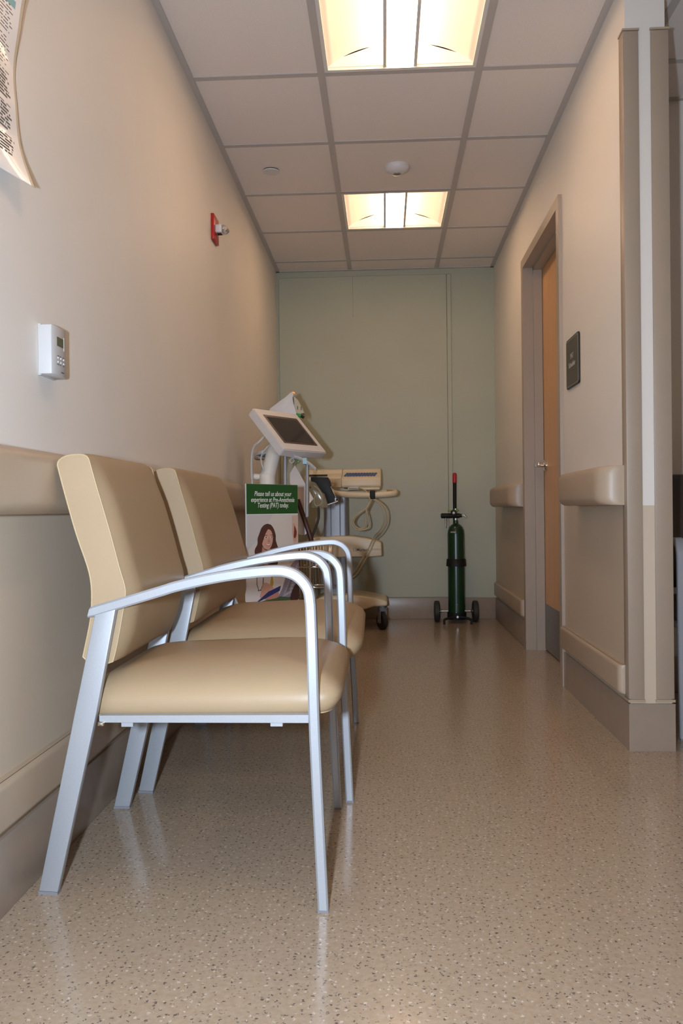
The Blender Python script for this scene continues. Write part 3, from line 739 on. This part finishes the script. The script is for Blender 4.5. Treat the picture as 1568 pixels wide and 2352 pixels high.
vp(tube('support_arm', [(-.577, 4.10, .30), (-.425, 4.16, .30), (-.377, 4.14, .30)], .010, STEEL, vs_, 10)); vp(tube('support_arm', [(-.577, 4.10, .135), (-.377, 4.14, .135)], .010, STEEL, vs_, 10))

# things hung on the stand
o = prism('paper_card', [(-.444, 1.003), (-.470, .960), (-.470, .915), (-.403, .775), (-.353, .834)], 4.145, 4.147, XZ, mat('cream_card', (.70, .60, .54), .6)); tag(o, 'slanted pale card hanging beneath the monitor beside the thin rod', 'card')
cf = empty('blood_pressure_cuff', (-.30, 4.10, .80)); tag(cf, 'folded black blood pressure cuff hanging beside the grey cart column', 'pressure cuff')
def cfp(o): o.location = Vector(o.location)-Vector(cf.location); return o
cfp(prism('cuff', [(-.372, .945), (-.283, .942), (-.272, .92), (-.262, .87), (-.236, .823), (-.286, .806), (-.30, .86), (-.368, .88)], 4.20, 4.225, XZ, BLACK, cf, bev=.005))
cfp(prism('white_edge', [(-.236, .823), (-.286, .806), (-.2855, .802), (-.235, .819)], 4.196, 4.224, XZ, PRINTW, cf))
bm = bmesh.new()
for k in range(8):
    x, z = -.268+.0035*k, .892-.008*k
    add_box(bm, x-.0012, x+.0012, 4.1985, 4.2, z-.003, z+.003)
add_box(bm, -.250, -.244, 4.1985, 4.2, .822, .838)
cfp(fin(bm, 'printed_scale', PRINTW, cf))
bg = empty('gauge_pouch', (-.33, 4.15, .79)); tag(bg, 'clear brownish pouch holding a coiled dial in front of the black cuff', 'pouch')
def bgp(o): o.location = Vector(o.location)-Vector(bg.location); return o
bgp(prism('pouch', [(-.372, .925), (-.345, .915), (-.30, .85), (-.283, .790), (-.365, .788), (-.362, .86)], 4.165, 4.185, XZ, SMOKE, bg, bev=.002))
bgp(tube('coil', smoothpath([(-.352, 4.162, .90), (-.325, 4.162, .875), (-.312, 4.162, .84), (-.318, 4.162, .805), (-.345, 4.162, .80), (-.352, 4.162, .83), (-.338, 4.162, .86)], 5), .003, mat('smoky_tube', (.36, .30, .19), .3), bg, 6))
o = tube('dark_strap', smoothpath([(-.43, 4.12, .83), (-.41, 4.12, .77), (-.385, 4.11, .70), (-.366, 4.11, .64), (-.36, 4.12, .60)], 5), .012, LEATHER, None, 8); tag(o, 'dark red-brown strap curving down right of the green-topped sign', 'strap')
o = tube('black_hose', smoothpath([(-.33, 4.17, .80), (-.33, 4.17, .74), (-.345, 4.16, .69), (-.36, 4.16, .655), (-.365, 4.16, .62)], 5), .006, RUBBER, None, 8); tag(o, 'thin black hose hanging below the clear pouch', 'hose')
o = prism('folder', rrect(-.430, -.388, .655, .785, .012), 4.135, 4.140, XZ, mat('pale_folder', (.62, .62, .66), .4)); tag(o, 'narrow pale folder tucked behind the right edge of the sign', 'folder')

# ------------------------------------------------------------------ ECG cart by the back wall
ec = empty('ecg_cart', (-.30, 5.52, 0)); tag(ec, 'cream and grey electrocardiograph cart with a keyboard by the sage wall', 'medical cart')
EO = Vector(ec.location)
def ep(o): o.location = Vector(o.location)-EO; return o
prof = [(5.345, .918), (5.335, .93), (5.338, .972), (5.352, .984), (5.50, 1.020), (5.52, 1.042), (5.56, 1.047), (5.64, 1.045), (5.66, 1.03), (5.66, .918)]
bod = ep(prism('machine_body', prof, -.275, -.022, YZ, CREAM, ec, bev=.008, seg=3))
def bp_(o): o.location = -EO-bod.location; return o
prof2 = [(5.42, .925), (5.41, .95), (5.412, .985), (5.43, .998), (5.50, 1.014), (5.52, 1.042), (5.56, 1.049), (5.64, 1.047), (5.66, 1.03), (5.66, .925)]
bp_(prism('printer_side', prof2, -.52, -.276, YZ, CREAM, bod, bev=.006))
bp_(prism('corner_fairing', [(-.276, 5.345), (-.34, 5.43), (-.276, 5.43)], .920, .978, XY, CREAM, bod, bev=.003))
# keyboard: individual keys on the sloped deck
sl = (1.020-.984)/(5.50-5.352)
for r in range(4):
    nk = 11
    for k in range(nk):
        x = -.252+.0185*k+.004*r; y = 5.385+.024*r; z = .984+(y-5.352)*sl
        kb = box('key', x-.0075, x+.0075, y-.009, y+.009, z-.002, z+.007, KEYS, bod); kb.location = -EO-bod.location
kb = box('print_slot', -.505, -.37, 5.418, 5.43, .997, 1.007, BLACK, bod, bev=.001, seg=1); kb.location = -EO-bod.location
kb = box('print_door', -.36, -.29, 5.405, 5.41, .95, .985, CREAM, bod, bev=.003); kb.location = -EO-bod.location
ep(box('machine_tray', -.235, -.03, 5.33, 5.64, .902, .918, CREAM, ec, bev=.004))
hl = smoothpath([(-.33, 5.60, .893), (-.335, 5.40, .893), (-.30, 5.26, .880), (-.20, 5.205, .868), (-.05, 5.20, .866), (.045, 5.215, .872), (.066, 5.26, .878), (.060, 5.40, .888), (.02, 5.60, .893)], 5)
ep(tube('handle_loop', hl, .0185, CREAM, ec, 14))
ep(box('handle_plate', -.36, .03, 5.55, 5.66, .878, .903, CREAM, ec, bev=.006))
cl = ep(prism('column', rrect(-.400, -.245, 5.46, 5.62, .02), .16, .88, XY, GREYCOL, ec))
for x in (-.352, -.292): ep(box('column_groove', x-.004, x+.004, 5.456, 5.462, .17, .87, mat('blue_grey_line', (.16, .18, .24), .5), ec))
# storage bin with curved lid
lid = [(-.50, .475), (-.50, .59), (-.45, .60), (-.30, .608), (-.20, .605), (-.12, .592), (-.06, .575), (-.025, .562), (-.022, .478), (-.10, .473), (-.35, .470)]
bn = ep(prism('storage_bin', lid, 5.36, 5.62, XZ, CREAM, ec, bev=.008, seg=3))
tm = text_mesh('Mortara', .0245, 'LEFT', ext=.0003, bold=.0003); o = link('lettering', tm, PRINTG, bn); o.rotation_euler = (PI/2, 0, 0); o.location = Vector((-.184, 5.3595, .5185))-EO-bn.location
tm = text_mesh('INSTRUMENT', .0165, 'LEFT', ext=.0003, spacing=.95, sx=.66); o = link('lettering', tm, mat('pale_print', (.30, .26, .2), .6), bn); o.rotation_euler = (PI/2, 0, 0); o.location = Vector((-.092, 5.3595, .5195))-EO-bn.location
bm = bmesh.new()
for s in (-1, 1):
    add_box(bm, -.195+s*.0075-.001, -.195+s*.0075+.001, 5.3595, 5.36, .510, .528); 
    for z in (.510, .528): add_box(bm, -.195+s*.0055-.0025, -.195+s*.0055+.0025, 5.3595, 5.36, z-.001, z+.001)
o = fin(bm, 'logo', PRINTG, bn); o.location = -EO-bn.location
# base with outrigger legs and casters
bs = [(-.46, .135), (-.47, .19), (-.40, .222), (-.25, .232), (-.16, .224), (-.06, .206), (.005, .190), (.012, .178), (.010, .157), (-.08, .152), (-.13, .136), (-.20, .130)]
ep(prism('base', bs, 5.36, 5.72, XZ, CREAM, ec, bev=.012, seg=3))
for k, (x, y) in enumerate(((-.018, 5.40), (-.018, 5.68), (-.42, 5.40), (-.42, 5.68))):
    cs = ep(lathe('caster', [(.018, -.016), (.05, -.016), (.058, -.008), (.058, .008), (.05, .016), (.018, .016)], RUBBER, ec, 24, (0, 0, 0), 'X'))
    cs.rotation_euler.z = .5 if k == 0 else .2*k; cs.location = Vector((x-.006, y, .058))-EO
    bm = bmesh.new(); add_lathe(bm, [(.016, .06), (.020, .075), (.020, .10)], 14); add_box(bm, -.026, -.018, -.018, .018, -.015, .085, .003); add_box(bm, .018, .026, -.018, .018, -.015, .085, .003); add_lathe(bm, [(.010, -.03), (.010, .03)], 12, (0, 0, 0), 'X')
    add_box(bm, -.026, .026, -.018, .018, .06, .08, .003)
    fk = fin(bm, 'fork', GLIDE, cs, angle=40)
# cables strapped to the handle
vpl = ep(box('velcro_strap', -.092, -.058, 5.178, 5.225, .842, .893, BLACK, ec, bev=.004))
ep(tube('lead_plug', [(-.225, 5.325, .917), (-.165, 5.325, .914)], .008, GREYPL, ec, 10))
ep(tube('lead_cable', smoothpath([(-.165, 5.325, .914), (-.13, 5.26, .90), (-.10, 5.19, .87), (-.092, 5.18, .82), (-.12, 5.18, .78), (-.19, 5.18, .73), (-.205, 5.18, .69), (-.18, 5.18, .655), (-.135, 5.18, .65), (-.10, 5.18, .67), (-.105, 5.18, .73), (-.115, 5.18, .78), (-.09, 5.18, .83)], 6), .0045, CABLE, ec, 8))
ep(tube('lead_cable', smoothpath([(-.165, 5.33, .911), (-.12, 5.27, .895), (-.095, 5.195, .86), (-.105, 5.19, .80), (-.17, 5.19, .745), (-.195, 5.19, .70), (-.175, 5.19, .665), (-.135, 5.19, .66), (-.118, 5.19, .70), (-.12, 5.19, .75), (-.08, 5.19, .84)], 6), .0045, CABLE, ec, 8))
ep(tube('lead_cable', smoothpath([(-.07, 5.19, .84), (-.03, 5.19, .81), (-.006, 5.19, .76), (-.008, 5.20, .69), (-.035, 5.24, .64), (-.07, 5.33, .60), (-.11, 5.345, .52), (-.16, 5.34, .44), (-.20, 5.36, .38), (-.24, 5.42, .34)], 6), .0045, CABLE, ec, 8))
ep(tube('lead_cable', smoothpath([(-.065, 5.2, .845), (-.015, 5.2, .81), (.012, 5.2, .76), (.010, 5.21, .69), (-.02, 5.25, .63), (-.06, 5.34, .585), (-.10, 5.35, .50), (-.15, 5.345, .42), (-.19, 5.37, .36), (-.24, 5.42, .32)], 6), .0045, CABLE, ec, 8))

# ------------------------------------------------------------------ oxygen cylinder cart
ox = empty('oxygen_cart', (.48, 5.74, 0)); tag(ox, 'small two-wheeled cylinder cart with black frame and red-gripped handle', 'cart')
OO = Vector(ox.location)
def op(o): o.location = Vector(o.location)-OO; return o
op(tube('handle', [(.481, 5.815, .08), (.481, 5.815, .45), (.481, 5.80, .70), (.481, 5.78, .958)], .012, BLACK, ox, 14))
op(lathe('grip', [(.0135, .953), (.0145, .957), (.0145, 1.008), (.011, 1.02), (0, 1.024)], RED, ox, 16, (.481, 5.779, 0)))
op(tube('axle', [(.335, 5.765, .073), (.625, 5.765, .073)], .006, STEEL, ox, 10))
for x in (.350, .611):
    wh = op(lathe('wheel', [(.02, -.016), (.06, -.018), (.072, -.013), (.073, 0), (.072, .013), (.06, .018), (.02, .016)], RUBBER, ox, 28, (x, 5.765, .073), 'X'))
    s = 1 if x < .48 else -1
    h = lathe('hub', [(.012, .017*s), (.013, .024*s), (.007, .030*s)], STEEL, wh, 14, (x, 5.765, .073), 'X'); h.location = -OO-wh.location
bm = bmesh.new()
add_lathe(bm, [(.062, .022), (.063, .026), (.063, .07), (.0595, .07), (.0595, .028), (0, .028)], 28, (.482, 5.735, 0))
op(fin(bm, 'cup', BLACK, ox, angle=40))
op(tube('stand_foot', smoothpath([(.391, 5.635, 0.0), (.391, 5.637, .024), (.40, 5.645, .034), (.44, 5.665, .042), (.482, 5.672, .046), (.525, 5.665, .042), (.563, 5.645, .034), (.572, 5.637, .024), (.572, 5.635, 0.0)], 4), .008, BLACK, ox, 10))
op(tube('stand_bolt', [(.482, 5.680, .046), (.482, 5.658, .046)], .008, STEEL, ox, 10))
bm = bmesh.new(); add_lathe(bm, [(.0595, .385), (.068, .385), (.064, .43), (.0595, .435)], 28, (.482, 5.735, 0)); add_box(bm, .470, .492, 5.79, 5.815, .385, .43)
op(fin(bm, 'cylinder_clamp', BLACK, ox, angle=40))
tk = empty('oxygen_cylinder', (.482, 5.735, .028)); tag(tk, 'slim dark green oxygen cylinder with regulator, standing in the wheeled cart', 'gas cylinder')
TO = Vector(tk.location)
def tp(o): o.location = Vector(o.location)-TO; return o
tp(lathe('cylinder', [(.05, .0285), (.0565, .034), (.0565, .60), (.054, .625), (.046, .648), (.032, .664), (.018, .672), (.015, .676), (.015, .694), (.011, .697)], GREENT, tk, 36, (.482, 5.735, 0)))
tp(lathe('valve_post', [(.010, .694), (.010, .775), (.006, .778)], STEEL, tk, 14, (.482, 5.735, 0)))
tp(lathe('regulator', [(.010, -.105), (.0165, -.102), (.0175, -.095), (.0175, -.05), (.0165, -.03), (.0165, .02), (.012, .022), (.012, .036)], BLACK, tk, 20, (.485, 5.715, .728), 'X'))
g = tp(lathe('gauge', [(.020, 0), (.020, -.016), (.017, -.019)], BLACK, tk, 22, (.465, 5.70, .748), 'Y')); q = lathe('dial', [(.016, -.0185), (0, -.0195)], PRINTW, g, 20, (.465, 5.70, .748), 'Y'); q.location = -TO-g.location
tp(box('toggle_key', .425, .498, 5.70, 5.716, .757, .769, LIME, tk, bev=.004)).rotation_euler = (0, 0, 0)
tp(lathe('outlet_nipple', [(.007, .715), (.007, .70), (.005, .695), (.007, .685), (.005, .678), (.006, .668), (.003, .645)], STEEL, tk, 12, (.413, 5.715, 0)))
tp(tube('yoke_screw', [(.52, 5.715, .73), (.535, 5.715, .733), (.553, 5.71, .712)], .005, STEEL, tk, 10))
STK = mat('aged_sticker', (.32, .30, .22), .5)
for a0, a1, z0, z1 in ((-2.35, -1.65, .612, .622), (-.5, .15, .50, .56)):
    bm = bmesh.new(); n = 8; A = []; B = []; rr, k2 = (.0570, 1) if z0 < .6 else (.0562, .98)
    for k in range(n+1):
        a = a0+(a1-a0)*k/n
        A.append(bm.verts.new((.482+rr*math.cos(a), 5.735+rr*math.sin(a), z0))); B.append(bm.verts.new((.482+rr*k2*math.cos(a), 5.735+rr*k2*math.sin(a), z1)))
    for k in range(n): bm.faces.new((A[k], A[k+1], B[k+1], B[k]))
    tp(fin(bm, 'sticker', STK, tk))

# ------------------------------------------------------------------ wall things
# door plaque
pq = empty('door_sign', (XR, 3.47, 1.375)); tag(pq, 'dark room plaque lettered PAT Scheduler beside the door', 'sign')
def pqp(o): o.location = Vector(o.location)-Vector(pq.location); return o
pqp(prism('backing', rrect(3.357, 3.583, 1.272, 1.478, .016), XR, XR-.007, YZ, PLAQE, pq, bev=.001, seg=1))
pqp(prism('border_line', rrect(3.364, 3.576, 1.279, 1.471, .012), XR-.007, XR-.0076, YZ, PRINTSILVER, pq))
pqp(prism('face_plate', rrect(3.3665, 3.5735, 1.2815, 1.4685, .011), XR-.007, XR-.0082, YZ, PLAQ, pq))
for body, z, sz in (('PAT', 1.398, .030), ('Scheduler', 1.364, .030)):
    tm = text_mesh(body, sz, ext=.0004, bold=.0003); o = link('lettering', tm, PRINTSILVER, pq)
    o.matrix_local = Matrix.Translation((XR-.0084-pq.location.x, 3.47-pq.location.y, z-pq.location.z)) @ Matrix(((0, 0, -1, 0), (-1, 0, 0, 0), (0, 1, 0, 0), (0, 0, 0, 1)))
# thermostat
th = empty('thermostat', (XL, 1.835, 1.135)); tag(th, 'white wall thermostat with a small dark display above the chairs', 'thermostat')
def thp(o): o.location = Vector(o.location)-Vector(th.location); return o
prof = [(XL, 1.790), (XL+.030, 1.790), (XL+.034, 1.806), (XL+.034, 1.862), (XL+.030, 1.870), (XL+.012, 1.876), (XL, 1.876)]
TW = mat('thermostat_white', (.52, .515, .51), .45)
thp(prism('case', prof, 1.083, 1.191, XY, TW, th, bev=.002))
thp(box('wall_plate', XL, XL+.006, 1.792, 1.874, 1.081, 1.193, TW, th))
thp(box('display', XL+.030, XL+.0346, 1.812, 1.848, 1.148, 1.168, LCD, th)); thp(box('display_edge', XL+.030, XL+.0345, 1.851, 1.853, 1.142, 1.172, PRINTW, th))
for r in range(2):
    for k in range(3):
        thp(box('button', XL+.030, XL+.0355, 1.815+.016*k, 1.821+.016*k, 1.120-.009*r, 1.1235-.009*r, WHITE, th)); 
        thp(box('button_mark', XL+.030, XL+.0345, 1.812+.016*k, (1.824 if k == 0 else 1.8185)+.016*k, (1.1255 if r == 0 else 1.1065), (1.1270 if r == 0 else 1.1082), PRINTG, th))
thp(box('maker_mark', XL+.030, XL+.0345, 1.834, 1.851, 1.091, 1.0935, PRINTG, th))
# fire alarm strobe
fa = empty('fire_strobe', (XL, 3.71, 2.035)); tag(fa, 'red fire alarm plate with a clear strobe high on the left wall', 'fire alarm')
def fap(o): o.location = Vector(o.location)-Vector(fa.location); return o
fap(box('plate', XL, XL+.014, 3.657, 3.765, 1.980, 2.093, REDP, fa, bev=.002))
fap(box('strobe_body', XL+.014, XL+.042, 3.685, 3.737, 2.018, 2.052, WHITE, fa, bev=.002)); fap(box('sounder_slot', XL+.018, XL+.038, 3.70, 3.73, 2.0165, 2.019, BLACK, fa))
fap(prism('strobe_lens', [(XL+.042, 2.019), (XL+.056, 2.020), (XL+.066, 2.028), (XL+.069, 2.035), (XL+.066, 2.043), (XL+.056, 2.050), (XL+.042, 2.051)], 3.687, 3.735, XZ, CLEAR, fa, bev=.004))
fap(box('flash_tube', XL+.042, XL+.05, 3.695, 3.727, 2.030, 2.040, CHROME, fa, bev=.002))
bm = bmesh.new()
for k in range(4): add_box(bm, XL+.0138, XL+.0145, 3.742, 3.750, 2.075-.022*k, 2.085-.022*k)
fap(fin(bm, 'printed_letters', mat('dull_red_print', (.55, .25, .2), .5), fa))
# laminated notice, corners lifting off the wall
nt_ = empty('wall_notice', (XL, 1.47, 1.85)); tag(nt_, 'laminated white notice with curling lower corner, cut off at the top left', 'notice')
NY, NZ = 150, 320; ya, yb, za, zb = 1.25, 1.692, 1.449, 2.15
bm = bmesh.new(); G = []
def lift(y, z):
    e = max(0.0, (y-1.50)/(yb-1.50)); tz = (z-1.66)
    a = .036*(max(0, -tz)/.21)**2.2*e**1.3
    b = .052*min(1.5, (max(0, tz)/.26)**2)*e**1.3
    return .0025+a+b+.003*math.sin(z*40)*(.2+.8*e)*.5
for j in range(NZ+1):
    row = []
    for i in range(NY+1):
        y = ya+(yb-ya)*i/NY; z = za+(zb-za)*j/NZ
        row.append(bm.verts.new((lift(y, z), y-1.47, z-1.85)))
    G.append(row)
for j in range(NZ):
    for i in range(NY):
        f = bm.faces.new((G[j][i], G[j][i+1], G[j+1][i+1], G[j+1][i])); f.smooth = True
        y = ya+(yb-ya)*(i+.5)/NY; z = za+(zb-za)*(j+.5)/NZ
        mi = 0
        if y > yb-.012: mi = 3
        elif y < yb-.030 and 1.49 < z < 2.1:
            ln = int((z-1.48)/.0066); ph = ((z-1.48) % .0066)/.0066
            inpar = ((z-1.48) % .066) < .055
            endy = yb-.032-.022*((ln*37) % 7)/7
            if 1.80 < z < 1.815: mi = 2
            elif inpar and ph < .45 and y < endy and random.Random(ln*977+int(y/.0045)).random() > .22: mi = 1
        f.material_index = mi
me = bpy.data.meshes.new('sheet'); bm.to_mesh(me); bm.free(); sh_ = link('sheet', me, [PAPER, PRINTG, TEAL, TANP], nt_)
md = sh_.modifiers.new('thickness', 'SOLIDIFY'); md.thickness = .0006
